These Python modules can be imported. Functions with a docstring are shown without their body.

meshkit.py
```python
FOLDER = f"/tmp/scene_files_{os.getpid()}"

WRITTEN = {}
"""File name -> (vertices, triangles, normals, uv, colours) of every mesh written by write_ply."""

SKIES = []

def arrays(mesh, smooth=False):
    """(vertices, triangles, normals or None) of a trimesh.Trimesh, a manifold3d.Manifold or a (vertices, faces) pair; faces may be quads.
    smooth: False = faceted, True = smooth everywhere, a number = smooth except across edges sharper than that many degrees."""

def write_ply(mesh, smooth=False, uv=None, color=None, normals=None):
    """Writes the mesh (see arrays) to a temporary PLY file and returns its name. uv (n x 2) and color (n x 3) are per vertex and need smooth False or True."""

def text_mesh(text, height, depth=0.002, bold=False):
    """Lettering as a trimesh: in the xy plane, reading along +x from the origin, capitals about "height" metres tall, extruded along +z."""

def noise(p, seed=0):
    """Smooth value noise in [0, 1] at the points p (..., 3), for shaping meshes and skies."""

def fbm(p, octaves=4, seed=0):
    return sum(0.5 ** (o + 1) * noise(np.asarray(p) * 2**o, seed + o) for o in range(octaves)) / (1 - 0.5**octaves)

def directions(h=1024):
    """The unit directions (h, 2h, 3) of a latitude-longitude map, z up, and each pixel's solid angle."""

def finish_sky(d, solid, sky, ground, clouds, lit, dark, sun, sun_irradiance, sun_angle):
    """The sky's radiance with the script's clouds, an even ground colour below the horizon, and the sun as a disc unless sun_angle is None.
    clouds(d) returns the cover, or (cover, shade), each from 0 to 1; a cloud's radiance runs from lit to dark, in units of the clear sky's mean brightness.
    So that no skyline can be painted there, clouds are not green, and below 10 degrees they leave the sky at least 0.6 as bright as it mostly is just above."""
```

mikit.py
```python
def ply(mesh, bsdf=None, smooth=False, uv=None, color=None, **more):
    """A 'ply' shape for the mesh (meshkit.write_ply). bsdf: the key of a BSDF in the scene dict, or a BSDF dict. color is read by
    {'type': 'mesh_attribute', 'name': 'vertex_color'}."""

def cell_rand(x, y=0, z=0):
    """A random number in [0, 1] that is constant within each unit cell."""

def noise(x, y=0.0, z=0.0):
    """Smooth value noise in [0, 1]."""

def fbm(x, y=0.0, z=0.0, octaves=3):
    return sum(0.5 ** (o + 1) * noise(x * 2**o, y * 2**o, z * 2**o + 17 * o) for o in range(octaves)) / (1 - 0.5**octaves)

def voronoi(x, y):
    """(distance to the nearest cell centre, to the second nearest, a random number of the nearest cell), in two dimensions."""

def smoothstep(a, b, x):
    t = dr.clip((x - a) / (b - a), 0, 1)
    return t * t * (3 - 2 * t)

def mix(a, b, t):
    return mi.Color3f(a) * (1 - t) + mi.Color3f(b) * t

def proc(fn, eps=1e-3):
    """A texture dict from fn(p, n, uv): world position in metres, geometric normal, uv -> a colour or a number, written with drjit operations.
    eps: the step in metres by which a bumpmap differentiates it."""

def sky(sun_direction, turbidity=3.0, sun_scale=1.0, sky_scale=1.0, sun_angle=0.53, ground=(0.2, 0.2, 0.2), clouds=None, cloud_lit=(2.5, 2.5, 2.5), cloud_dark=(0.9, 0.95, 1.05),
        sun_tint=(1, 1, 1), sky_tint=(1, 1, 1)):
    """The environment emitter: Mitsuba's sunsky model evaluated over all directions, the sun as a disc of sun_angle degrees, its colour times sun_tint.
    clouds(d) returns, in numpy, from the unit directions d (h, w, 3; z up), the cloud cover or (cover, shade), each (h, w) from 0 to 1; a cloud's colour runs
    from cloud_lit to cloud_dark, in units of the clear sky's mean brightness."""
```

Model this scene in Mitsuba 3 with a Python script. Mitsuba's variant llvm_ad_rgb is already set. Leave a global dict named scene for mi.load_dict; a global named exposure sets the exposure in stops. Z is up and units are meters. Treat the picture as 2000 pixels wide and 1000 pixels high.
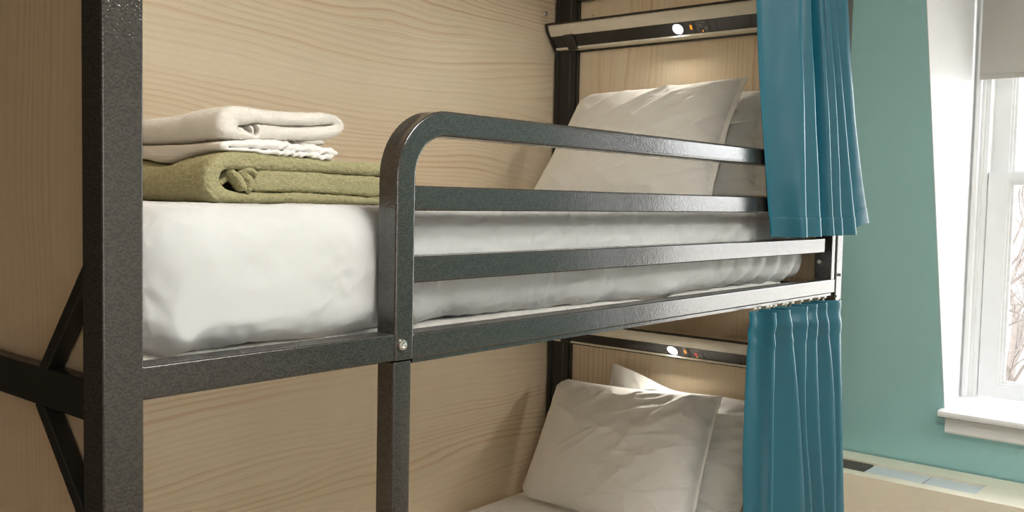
import math, random
import numpy as np, trimesh, shapely, mitsuba as mi, drjit as dr, mikit, meshkit
from mikit import noise, fbm, smoothstep, mix
from shapely.geometry import Polygon, LineString, box as sbox
from shapely.ops import unary_union
from scipy.interpolate import CubicSpline
from scipy.ndimage import map_coordinates
random.seed(7); rng = np.random.default_rng(7)
T = mi.ScalarTransform4f
scene, labels = {}, {}

# ---------------------------------------------------------------- camera, sky, exposure
scene['camera'] = {'type': 'perspective', 'fov': 56.05, 'fov_axis': 'x', 'near_clip': 0.05, 'far_clip': 300.0,
    'to_world': T().look_at(origin=[-0.508, -1.007, 1.600], target=[-0.508 + 0.763321, -1.007 + 0.643203, 1.600 - 0.060036], up=[0.0320, 0.0551, 0.9980])}
exposure = -0.1
SKY = 305.0
scene['sky'] = mikit.sky([-0.5, 0.45, 0.75], turbidity=4.0, sun_scale=0.0, sky_scale=0.10 * SKY, ground=(0.55, 0.54, 0.52),
    clouds=lambda d: (np.full(d.shape[:2], 0.93), 0.35 * meshkit.fbm(d * 3.0, 3, 5)), cloud_lit=(2.3, 2.3, 2.28), cloud_dark=(1.6, 1.65, 1.7))
scene['sky']['sampling_weight'] = 4.0
CEILING_LAMP = (27.0, 25.8, 23.6)
READING_LAMP = (300.0, 278.0, 240.0)

# ---------------------------------------------------------------- materials
def two(b): return {'type': 'twosided', 'bsdf': b}
def rgb(*c): return {'type': 'rgb', 'value': list(c)}
def prin(col, rough, **k):
    c = col if isinstance(col, dict) else rgb(*col)
    return {'type': 'principled', 'base_color': c, 'roughness': rough, **k}
def mat(key, b): scene[key] = b; return key

def wood_fn(ax, bx, seed, base, dark, line, per):
    def f(p, n, uv):
        q = (p.x, p.y, p.z)
        a, b = q[ax] + seed * 3.7, q[bx] + seed * 1.9
        h = b + 0.115 * (noise(a * 1.0, b * 4.6, seed) - .5) + 0.040 * (noise(a * 2.2, b * 8.0, seed + 3.0) - .5) + 0.010 * (noise(a * 6.0, b * 22.0, 5.0) - .5) + 0.0022 * (noise(a * 24.0, b * 90.0, 8.0) - .5)
        w = h / per + 1.6 * noise(h * 14.0, 2.0, seed)
        t = w - dr.floor(w)
        k = noise(dr.floor(w) * 7.31, a * 1.1, 3.0)
        zone = .18 + .82 * smoothstep(.34, .64, fbm(a * .8, b * 5.0, seed + 6.0, 2))
        ln = smoothstep(.35, .90, t) * (1 - smoothstep(.92, 1.0, t)) * (.22 + .78 * k * k) * zone
        w2 = h / (per * .31); t2 = w2 - dr.floor(w2)
        ln2 = smoothstep(.3, .8, t2) * (1 - smoothstep(.85, 1.0, t2)) * noise(dr.floor(w2) * 3.7, a * 2.0, 9.0) * zone
        broad = fbm(a * .8, b * 6.0, seed + 1.0, 2)
        fine = noise(a * 7.0, b * 420.0, 1.0) * .5 + noise(a * 14.0, b * 900.0, 2.0) * .5
        c = mix(base, dark, smoothstep(.3, .75, broad))
        c = mix(c, line, ln * .82 + ln2 * .26)
        return c * (.96 + .08 * fine)
    return f
BASE, DARK, LINE = (.755, .655, .505), (.725, .605, .445), (.53, .335, .19)
mat('wood_back', prin(mikit.proc(wood_fn(0, 2, 1.0, BASE, DARK, LINE, .0165)), .42, specular=.35))
mat('wood_foot', prin(mikit.proc(wood_fn(2, 1, 2.0, (.65, .52, .37), (.62, .475, .325), (.45, .285, .165), .017)), .42, specular=.35))
mat('wood_head', prin(mikit.proc(wood_fn(2, 1, 4.0, BASE, DARK, LINE, .019)), .42, specular=.35))

def hammer(p, n, uv):
    a = noise(p.x * 440, p.y * 440, p.z * 440)
    b = noise(p.x * 820 + 9, p.y * 820, p.z * 820)
    return smoothstep(.2, .75, a) * .7 + b * .3
def hammer_tone(p, n, uv):
    a = noise(p.x * 440, p.y * 440, p.z * 440); b = noise(p.x * 820 + 9, p.y * 820, p.z * 820)
    return mix((.014, .0128, .0115), (.030, .0275, .025), smoothstep(.24, .70, .7 * a + .3 * b))
mat('metal', {'type': 'bumpmap', 'scale': 0.00012, 'arbitrary': mikit.proc(hammer, 3e-4), 'nested': prin(mikit.proc(hammer_tone), .11, specular=1.0)})
mat('metal_dark', prin((.018, .017, .014), .35, specular=.4))
mat('metal_strut', {'type': 'bumpmap', 'scale': 0.00006, 'arbitrary': mikit.proc(hammer, 4e-4), 'nested': prin((.012, .0115, .0095), .4, specular=.4)})
mat('chrome', prin((.75, .74, .70), .22, metallic=1.0))
mat('black', prin((.006, .006, .006), .6))

def cloth(col, amp=.05):
    def f(p, n, uv):
        return mi.Color3f(col) * (1 - amp + 2 * amp * fbm(p.x * 40, p.y * 40, p.z * 40, 2))
    return f
mat('linen_white', two(prin((.485, .50, .502), .85, sheen=.15, specular=.2)))
mat('pillow_white', two(prin((.80, .795, .765), .8, sheen=.1, specular=.2)))
mat('sheet_white', two(prin((.74, .725, .70), .75, sheen=.2, specular=.25)))
mat('towel_white', two(prin(mikit.proc(cloth((.72, .70, .655), .04)), .95, sheen=.5, specular=.1)))
def fleece_h(p, n, uv): return fbm(p.x * 260, p.y * 260, p.z * 260, 2)
def nap_tone(p, n, uv): return mix((.25, .232, .125), (.35, .332, .195), smoothstep(.2, .75, .6 * noise(p.x * 480, p.y * 480, p.z * 480) + .4 * noise(p.x * 800, p.y * 800, p.z * 800)))
mat('fleece', {'type': 'bumpmap', 'scale': 0.0022, 'arbitrary': mikit.proc(fleece_h, 6e-4), 'nested': prin(mikit.proc(nap_tone), .95, sheen=.6, specular=.08)})
mat('satin', two(prin((.005, .092, .140), .31, specular=.8, sheen=.05)))
mat('carrier', prin((.62, .60, .50), .4))
mat('teal', two(prin(mikit.proc(lambda p, n, uv: mi.Color3f(.315, .555, .575) * (.97 + .06 * fbm(p.x * 2, p.y * 2, p.z * 2, 2))), .55, specular=.3)))
mat('trim_white', two(prin((.75, .77, .785), .35, specular=.4)))
mat('wall_cream', two(prin((.82, .80, .75), .8, specular=.2)))
mat('wall_dark', two(prin((.085, .072, .052), .8, specular=.2)))
mat('wall_dim', two(prin((.52, .46, .38), .8, specular=.2)))
mat('ceiling_white', two(prin((.84, .83, .80), .9, specular=.1)))
mat('floor_wood', two(prin(mikit.proc(lambda p, n, uv: mix((.40, .31, .22), (.31, .23, .16), noise(p.x * 3, p.y * 60, 2.0))), .4)))
mat('enamel', two(prin((.78, .735, .61), .35, specular=.5)))
mat('flap_grey', two(prin((.62, .66, .70), .3, specular=.5)))
mat('grille_dark', prin((.10, .095, .085), .5))
mat('console_cream', prin((.77, .73, .62), .33, specular=.5))
mat('fascia_black', prin((.022, .020, .018), .28, specular=.5))
mat('shade_fabric', {'type': 'principledthin', 'base_color': rgb(.50, .49, .455), 'roughness': .8, 'diff_trans': .44, 'spec_trans': 0.0})
mat('glass', {'type': 'thindielectric', 'int_ior': 1.5})
mat('print_grey', prin((.36, .34, .30), .5))
mat('bark', two(prin((.155, .135, .122), .9)))
mat('ground_pale', two(prin((.52, .50, .46), .95)))

# ---------------------------------------------------------------- mesh helpers
def M(v, f): return trimesh.Trimesh(np.asarray(v, float), np.asarray(f, int), process=False)
def cat(ms): return trimesh.util.concatenate(ms)
def numbered(key):
    if key not in scene: return key
    i = 1
    while f'{key}_{i:03d}' in scene: i += 1
    return f'{key}_{i:03d}'
def add(key, mesh, bsdf, smooth=35, **k):
    key = numbered(key); scene[key] = mikit.ply(mesh, bsdf, smooth=smooth, **k); return key
def thing(name, label, category, group=None):
    labels[name] = {'label': label, 'category': category}
    if group: labels[name]['group'] = group
    return name
def struct(key, mesh, bsdf, smooth=False):
    scene[key] = mikit.ply(mesh, bsdf, smooth=smooth); labels[key] = {'kind': 'structure'}; return key

def rrect(w, h, r, n=4):
    pts = []
    for cx, cy, a0 in ((w/2-r, h/2-r, 0), (-w/2+r, h/2-r, 90), (-w/2+r, -h/2+r, 180), (w/2-r, -h/2+r, 270)):
        for i in range(n + 1):
            a = math.radians(a0 + 90 * i / n); pts.append((cx + r*math.cos(a), cy + r*math.sin(a)))
    return np.array(pts)
def loft(rings, cap=True):
    rings = [np.asarray(r, float) for r in rings]; n = len(rings[0]); v = np.vstack(rings); f = []
    for k in range(len(rings) - 1):
        for i in range(n):
            j = (i + 1) % n; a, b, c, d = k*n+i, k*n+j, (k+1)*n+j, (k+1)*n+i
            f += [(a, b, c), (a, c, d)]
    if cap:
        v = np.vstack([v, rings[0].mean(0), rings[-1].mean(0)]); c0, c1 = len(v) - 2, len(v) - 1; o = (len(rings) - 1) * n
        for i in range(n):
            j = (i + 1) % n; f += [(c0, j, i), (c1, o + i, o + j)]
    return M(v, f)
def bar(p0, p1, w, h, r=.003, up=(0, 0, 1), n=4):
    """rounded rectangular tube from p0 to p1: w across, h along up"""
    p0, p1 = np.array(p0, float), np.array(p1, float); d = (p1 - p0) / np.linalg.norm(p1 - p0)
    s = np.cross(d, np.array(up, float)); s /= np.linalg.norm(s); u = np.cross(s, d); q = rrect(w, h, r, n)
    rings = []
    for c, k in ((p0, 0), (p1, 1)):
        e = [(.0, .55), (.3, .85), (1, 1)] if k == 0 else [(1, 1), (.3, .85), (0, .55)]
        for off, sc in e:
            inset = r * .6 * (1 - sc) / .45
            qq = q * np.array([(w/2 - inset) / (w/2), (h/2 - inset) / (h/2)])
            cc = c + d * (r * .6 * off) * (1 if k == 0 else -1)
            rings.append(cc + qq[:, :1] * s + qq[:, 1:] * u)
    m = loft(rings)
    if m.volume < 0: m.invert()
    return m
def rbox(x0, x1, y0, y1, z0, z1, r=.003, n=3):
    return bar((x0, (y0+y1)/2, (z0+z1)/2), (x1, (y0+y1)/2, (z0+z1)/2), y1-y0, z1-z0, r, (0, 0, 1), n) if min(y1-y0, z1-z0) > 2.01*r else bx(x0, x1, y0, y1, z0, z1)
def bx(x0, x1, y0, y1, z0, z1):
    m = trimesh.creation.box([x1-x0, y1-y0, z1-z0]); m.apply_translation([(x0+x1)/2, (y0+y1)/2, (z0+z1)/2]); return m
def zbar(x0, x1, y0, y1, z0, z1, r=.004, n=4):
    return bar(((x0+x1)/2, (y0+y1)/2, z0), ((x0+x1)/2, (y0+y1)/2, z1), y1-y0, x1-x0, r, (1, 0, 0), n)
def extrude_y(poly, y0, y1):
    """polygon in (x, z) extruded along y"""
    m = trimesh.creation.extrude_polygon(poly, y1 - y0, engine='earcut'); v = m.vertices.copy()
    m = M(np.c_[v[:, 0], y0 + v[:, 2], v[:, 1]], m.faces)
    if m.volume < 0: m.invert()
    return m
def disc(c, nrm, r, t, seg=24, dome=0.0, r_in=None):
    """turned button: axis nrm, radius r, thickness t, slightly domed"""
    prof = [(r, 0), (r, t * .6), (r * .9, t), (r * .55, t + dome), (0.0005, t + dome)] if r_in is None else [(r, 0), (r, t * .6), (r * .88, t), (r_in, t + dome), (r_in * .9, t * .3), (.0004, t * .3)]
    nrm = np.array(nrm, float) / np.linalg.norm(nrm); a = np.cross(nrm, [.1, .2, 1.0]); a /= np.linalg.norm(a); b = np.cross(nrm, a)
    th = np.arange(seg) * 2 * np.pi / seg
    rings = [np.array(c) + rr * (np.cos(th)[:, None] * a + np.sin(th)[:, None] * b) + nrm * tt for rr, tt in prof]
    m = loft(rings)
    if m.volume < 0: m.invert()
    return m
def grid_faces(nu, nv, off=0, flip=False):
    i, j = np.meshgrid(np.arange(nu - 1), np.arange(nv - 1), indexing='ij')
    a = (i*nv + j).ravel() + off; b = ((i+1)*nv + j).ravel() + off; c = ((i+1)*nv + j + 1).ravel() + off; d = (i*nv + j + 1).ravel() + off
    f = np.vstack([np.c_[a, b, c], np.c_[a, c, d]])
    return f[:, ::-1] if flip else f
def nets(F, o, h):
    """surface nets of the scalar grid F (negative inside)"""
    s = F < 0; nx, ny, nz = F.shape
    cr = [(i, j, k) for i in (0, 1) for j in (0, 1) for k in (0, 1)]
    sub = lambda A, c: A[c[0]:nx-1+c[0], c[1]:ny-1+c[1], c[2]:nz-1+c[2]]
    cnt = sum(sub(s, c).astype(np.int8) for c in cr); act = (cnt > 0) & (cnt < 8)
    idx = np.full(act.shape, -1); idx[act] = np.arange(act.sum()); I = np.argwhere(act)
    P = np.zeros((len(I), 3)); N = np.zeros(len(I))
    val = {c: sub(F, c)[act] for c in cr}
    for a in cr:
        for ax in range(3):
            if a[ax] == 0:
                b = tuple(1 if q == ax else a[q] for q in range(3)); va, vb = val[a], val[b]; m = (va < 0) != (vb < 0)
                t = va[m] / (va[m] - vb[m]); q = np.tile(np.array(a, float), (m.sum(), 1)); q[:, ax] += t
                P[m] += q; N[m] += 1
    V = np.asarray(o) + (I + P / N[:, None]) * h; f = []
    for ax in range(3):
        sl0 = [slice(1, -1)] * 3; sl0[ax] = slice(0, -1); sl1 = list(sl0); sl1[ax] = slice(1, None)
        A, B = s[tuple(sl0)], s[tuple(sl1)]; e = np.argwhere(A != B)
        if not len(e): continue
        inside = A[tuple(e.T)]; e = e + 1; e[:, ax] -= 1; u, w = (ax + 1) % 3, (ax + 2) % 3
        def cell(du, dw):
            q = e.copy(); q[:, u] -= du; q[:, w] -= dw; return idx[tuple(q.T)]
        a, b, c, d = cell(1, 1), cell(0, 1), cell(0, 0), cell(1, 0)
        quad = np.c_[a, b, c, d]; quad[~inside] = quad[~inside][:, ::-1]
        f += [quad[:, [0, 1, 2]], quad[:, [0, 2, 3]]]
    m = M(V, np.vstack(f))
    if m.volume < 0: m.invert()
    return m

# ---------------------------------------------------------------- the room
WS = .296                                    # the window wall leans inwards above z = .75
def wall_x(z): return 2.8 - WS * (z - .956)
zb, zt = 0.0, 2.62
YW0, YW1 = -1.27, -.088                      # window opening
ZW0, ZW1 = .905, 2.52
hole = sbox(YW0 - .002, ZW0, YW1 + .002, ZW1); sheet = sbox(-3.2, zb, 1.02, zt).difference(hole)
m = trimesh.creation.extrude_polygon(sheet, .02, engine='earcut'); v = m.vertices
m = M(np.c_[wall_x(v[:, 1]) + .02 - v[:, 2], v[:, 0], v[:, 1]], m.faces); m.fix_normals()
struct('wall_window', m, 'teal')
struct('wall_back', bx(-2.7, 3.1, 1.02, 1.06, 0, zt), 'wall_dark')
struct('wall_left', bx(-2.74, -2.70, -3.2, 1.06, 0, zt), 'wall_dim')
FX0, FX1, FZ0, FZ1 = -1.9, -.7, .85, 2.35     # second window, in the wall behind the camera
m = trimesh.creation.extrude_polygon(sbox(-2.74, 0, 3.1, zt).difference(sbox(FX0, FZ0, FX1, FZ1)), .04, engine='earcut'); v = m.vertices
m = M(np.c_[v[:, 0], -3.2 - v[:, 2], v[:, 1]], m.faces); m.fix_normals(); struct('wall_front', m, 'wall_cream')
m = trimesh.creation.extrude_polygon(sbox(FX0, FZ0, FX1, FZ1).difference(unary_union([sbox(FX0 + .06, FZ0 + .06, -1.33, FZ1 - .06), sbox(-1.27, FZ0 + .06, FX1 - .06, FZ1 - .06)])), .06, engine='earcut'); v = m.vertices
m = M(np.c_[v[:, 0], -3.18 - v[:, 2], v[:, 1]], m.faces); m.fix_normals(); struct('window_2', m, 'trim_white')
scene['window_2__pane'] = mikit.ply(M([(FX0, -3.21, FZ0), (FX1, -3.21, FZ0), (FX1, -3.21, FZ1), (FX0, -3.21, FZ1)], [(0, 1, 2), (0, 2, 3)]), 'glass')
struct('floor', bx(-2.74, 3.2, -3.24, 1.06, -.05, 0), 'floor_wood')
struct('ceiling', bx(-2.74, 3.2, -3.24, 1.06, zt, zt + .05), 'ceiling_white')

# window: reveal boards, stool, apron, jamb mouldings, two sashes and panes
XS = 3.06
def quad(a, b, c, d, t=(0, .002, 0)):
    p = np.array([a, b, c, d], float); q = p + np.array(t)
    f = [(0, 1, 2), (0, 2, 3), (4, 6, 5), (4, 7, 6)] + [x for i in range(4) for x in ((i, 4+i, (i+1) % 4), ((i+1) % 4, 4+i, 4+(i+1) % 4))]
    m = M(np.vstack([p, q]), f); m.fix_normals(); return m
labels['window_1'] = {'kind': 'structure'}
add('window_1__reveal_board', quad((wall_x(ZW0) - .0006, YW1, ZW0), (XS + .06, YW1 + .024, ZW0), (XS + .06, YW1 + .024, ZW1), (wall_x(ZW1) - .0006, YW1, ZW1)), 'trim_white', False)
add('window_1__reveal_board', quad((wall_x(ZW0) - .0006, YW0, ZW0), (XS + .06, YW0 - .02, ZW0), (XS + .06, YW0 - .02, ZW1), (wall_x(ZW1) - .0006, YW0, ZW1), (0, -.002, 0)), 'trim_white', False)
add('window_1__head_board', bx(wall_x(ZW1), XS + .06, YW0 - .03, YW1 + .03, ZW1, ZW1 + .012), 'trim_white', False)
stool = Polygon([(2.772, .917), (2.763, .921), (2.760, .929), (2.763, .937), (2.772, .941), (XS + .06, .949), (XS + .06, .917)])
add('window_1__sill', extrude_y(stool, YW0 - .03, YW1 + .010), 'trim_white', 40)
ap = Polygon([(2.800, .917), (2.799, .868), (2.803, .862), (2.83, .862), (2.83, .917)])
add('window_1__apron', extrude_y(ap, YW0 - .02, YW1 - .004), 'trim_white', False)
for side, y0 in ((1, -.064), (-1, -1.292)):
    for k, (w0, w1, x0) in enumerate(((0, .016, 3.035), (.014, .030, 3.022), (.028, .040, 3.045), (.038, .055, 3.052))):
        ya, yb_ = sorted((y0 - side * w0, y0 - side * w1))
        add('window_1__jamb_moulding', zbar(x0, XS + .06, ya, yb_, .945, ZW1, .003, 2), 'trim_white')
def sash(name, x0, x1, ya, yb_, z0, z1, st, rb, rt):
    """frame with stepped inner moulding; ya > yb_"""
    key = numbered('window_1__' + name)
    out, inn = sbox(yb_, z0, ya, z1), sbox(yb_ + st, z0 + rb, ya - st, z1 - rt)
    ms = []
    for o, i, xa, xb in ((out, inn.buffer(.016, join_style=2), x0, x1), (inn.buffer(.017, join_style=2), inn.buffer(.008, join_style=2), x0 + .006, x1), (inn.buffer(.009, join_style=2), inn, x0 + .013, x1)):
        m = trimesh.creation.extrude_polygon(o.difference(i), xb - xa, engine='earcut'); v = m.vertices
        m = M(np.c_[xa + v[:, 2], v[:, 0], v[:, 1]], m.faces); m.fix_normals(); ms.append(m)
    scene[key] = mikit.ply(cat(ms), 'trim_white', smooth=False)
    xm = (x0 + x1) / 2 + .006
    g = M([(xm, yb_ + st - .004, z0 + rb - .004), (xm, ya - st + .004, z0 + rb - .004), (xm, ya - st + .004, z1 - rt + .004), (xm, yb_ + st - .004, z1 - rt + .004)], [(0, 1, 2), (0, 2, 3)])
    scene[key + '__pane'] = mikit.ply(g, 'glass', smooth=False)
sash('lower_sash', XS, XS + .034, -.122, -1.236, .953, 1.722, .078, .058, .042)
sash('upper_sash', XS + .038, XS + .072, -.112, -1.246, 1.69, 2.50, .078, .04, .05)
t = thing('roller_shade', 'pale grey roller shade pulled part way down the top of the window', 'window shade')
add('roller_shade__fabric', bx(3.000, 3.0015, -1.245, -.093, 2.035, 2.47), 'shade_fabric', False)
add('roller_shade__hem_bar', rbox(2.997, 3.005, -1.244, -.094, 2.031, 2.047, .003), 'shade_fabric')
th = np.arange(24) * 2 * np.pi / 24
add('roller_shade__roller', loft([np.c_[3.0 + .022 * np.cos(th), np.full(24, y), 2.478 + .022 * np.sin(th)] for y in (-1.245, -.093)]), 'trim_white')

# heater cabinet under the window
RZ = .727
t = thing('heater_cabinet', 'long cream metal heater cabinet with a top grille under the window', 'heater')
XF, XB = 2.575, 2.86
gx0, gx1, gy0, gy1 = 2.628, 2.757, -.238, .60
top = sbox(-2.2, XF, .95, XB).difference(sbox(gy0, gx0, gy1, gx1))
m = trimesh.creation.extrude_polygon(top, .012, engine='earcut'); v = m.vertices
m = M(np.c_[v[:, 1], v[:, 0], RZ - .012 + v[:, 2]], m.faces); m.fix_normals()
front = Polygon([(XF, .06), (XF, RZ - .008), (XF + .003, RZ - .002), (XF + .010, RZ), (XF + .012, RZ - .012), (XF + .012, .06)])
add('heater_cabinet__body', cat([m, extrude_y(front, -2.2, .95), bx(XF + .01, XB, -2.2, -2.188, .06, RZ - .012), bx(XF + .01, XB, .938, .95, .06, RZ - .012), bx(XF + .03, XB, -2.2, .95, 0, .06)]), 'enamel', 30)
add('heater_cabinet__grille_tray', bx(gx0, gx1, gy0, gy1, RZ - .05, RZ - .045), 'black', False)
sl = [rbox(gx0 + .006 + k * .0155, gx0 + .013 + k * .0155, .116, gy1, RZ - .014, RZ - .003, .001, 1) for k in range(8)]
add('heater_cabinet__grille', cat(sl), 'grille_dark'); labels['heater_cabinet__grille'] = {'label': 'dark louvred air grille'}
for ya, yb_ in ((-.072, .112), (-.234, -.076)):
    k = add('heater_cabinet__flap', rbox(gx0 + .002, gx1 - .003, ya, yb_, RZ - .012, RZ - .005, .002), 'flap_grey'); labels[k] = {'label': 'pale grey hinged flap in the cabinet top'}

# ---------------------------------------------------------------- the bunk bed
B = thing('bunk_bed', 'dark grey hammered metal bunk bed with pale wood panels, filling the photo', 'bunk bed')
BT = 2.5
add('bunk_bed__foot_post', zbar(0, .048, 0, .047, 0, BT, .003), 'metal')
add('bunk_bed__foot_post', zbar(0, .048, .945, .992, 0, BT, .0045), 'metal')
add('bunk_bed__head_post', zbar(2.057, 2.100, 0, .050, 0, BT, .004), 'metal')
# rear head post: an angled profile in the corner
hp = Polygon([(2.030, .952), (2.030, .964), (2.05, .964), (2.05, .968), (2.1, .968), (2.1, .885), (2.046, .885), (2.046, .889), (2.040, .889), (2.040, .906), (2.036, .909), (2.036, .950)])
m = trimesh.creation.extrude_polygon(hp, BT, engine='earcut'); add('bunk_bed__head_post', m, 'metal_dark', False)
add('bunk_bed__back_panel', bx(.03, 2.10, .970, .988, .05, BT), 'wood_back', False)
add('bunk_bed__foot_panel', bx(.023, .039, .055, .940, .05, BT), 'wood_foot', False)
add('bunk_bed__head_panel', bx(2.060, 2.078, .055, .884, .05, BT), 'wood_head', False)
for zc in (1.3635, .4635):
    add('bunk_bed__foot_crossbar', bar((.011, .044, zc), (.011, .948, zc), .022, .047, .0035), 'metal_strut')
    add('bunk_bed__head_crossbar', bar((2.05, .05, zc), (2.05, .886, zc), .018, .04, .003), 'metal_dark')
add('bunk_bed__head_crossbar', bar((2.048, .05, 2.262), (2.048, .886, 2.262), .02, .04, .003), 'metal_dark')
# diagonal braces with weld beads
for p0, p1 in (((.0110, .150, 1.383), (.0110, .034, 1.517)), ((.0110, .162, 1.345), (.0110, .030, 1.205)), ((.0110, .150, .483), (.0110, .034, .617))):
    k = add('bunk_bed__brace', bar(p0, p1, .022, .017, .0025, (0, .75, .66) if p0[2] < p1[2] else (0, -.75, .66)), 'metal_strut')
# side rails
add('bunk_bed__side_rail', bar((.046, .0205, 1.382), (.433, .0205, 1.382), .037, .040, .0035), 'metal')
add('bunk_bed__side_rail', bar((.048, .0205, .482), (2.057, .0205, .482), .037, .040, .0035), 'metal')
add('bunk_bed__rear_rail', bar((.048, .945, 1.382), (2.04, .945, 1.382), .037, .040, .0035), 'metal_dark')
for k in range(9):
    x = .16 + k * .22
    add('bunk_bed__slat', rbox(x, x + .06, .038, .93, 1.364, 1.372, .002), 'metal_dark')
    add('bunk_bed__slat', rbox(x, x + .06, .038, .93, .464, .472, .002), 'metal_dark')
# guard rail loop: square tube bent at the corner
def guard_loop():
    X0, ZT, w, R, zlow = .431, 1.7275, .038, .100, 1.362
    c = w / 2; path = []; nrm = []
    for z in (zlow, zlow + .002, 1.45, 1.56, ZT - R - .001): path.append((X0 + c, z)); nrm.append((-1, 0))
    for i in range(1, 16):
        a = math.radians(180 - 90 * i / 16); path.append((X0 + R + (R - c) * math.cos(a), ZT - R + (R - c) * math.sin(a))); nrm.append((math.cos(a), math.sin(a)))
    for x in (X0 + R + .001, .8, 1.3, 1.8, 2.028, 2.03): path.append((x, ZT - c)); nrm.append((0, 1))
    sec = rrect(w, .040, .0045, 4); rings = []
    for k, ((x, z), (nx, nz)) in enumerate(zip(path, nrm)):
        q = sec.copy(); bend = math.exp(-((k - 12.5) / 5.0) ** 2) if 4 < k < 21 else 0
        on = q[:, 0] > w / 2 - .006
        q[:, 0] -= np.where(q[:, 0] > 0, bend * .005 * np.cos(np.clip(q[:, 1] / .020, -1, 1) * np.pi / 2) ** .7, 0)
        if k in (0, len(path) - 1): q *= .93
        rings.append(np.c_[x + q[:, 0] * nx, .020 + q[:, 1], z + q[:, 0] * nz])
    # finer outer wall so that the crease shows
    m = loft(rings)
    if m.volume < 0: m.invert()
    return m
def densify(sec):
    out = []
    for i in range(len(sec)):
        a, b = sec[i], sec[(i + 1) % len(sec)]; n = max(1, int(np.linalg.norm(b - a) / .004))
        out += [a + (b - a) * k / n for k in range(n)]
    return np.array(out)
_rr = rrect
def rrect(w, h, r, n=4): return densify(_rr(w, h, r, n))
add('bunk_bed__guard_rail', guard_loop(), 'metal', 50)
rrect = _rr
add('bunk_bed__guard_rail__bar', bar((.466, .020, 1.597), (2.03, .020, 1.597), .034, .0365, .003), 'metal')
add('bunk_bed__guard_rail__bar', bar((.466, .020, 1.4925), (1.980, .020, 1.4925), .034, .0385, .003), 'metal')
add('bunk_bed__guard_rail__bar', bar((1.976, .024, 1.4925), (2.024, .024, 1.4925), .022, .030, .002), 'metal_dark')
add('bunk_bed__guard_rail__bar', bar((.468, .0195, 1.381), (2.052, .0195, 1.381), .038, .038, .0035), 'metal')
add('bunk_bed__guard_rail__end_upright', zbar(2.021, 2.045, 0.0, .047, 1.399, 1.69, .002), 'metal')
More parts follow.
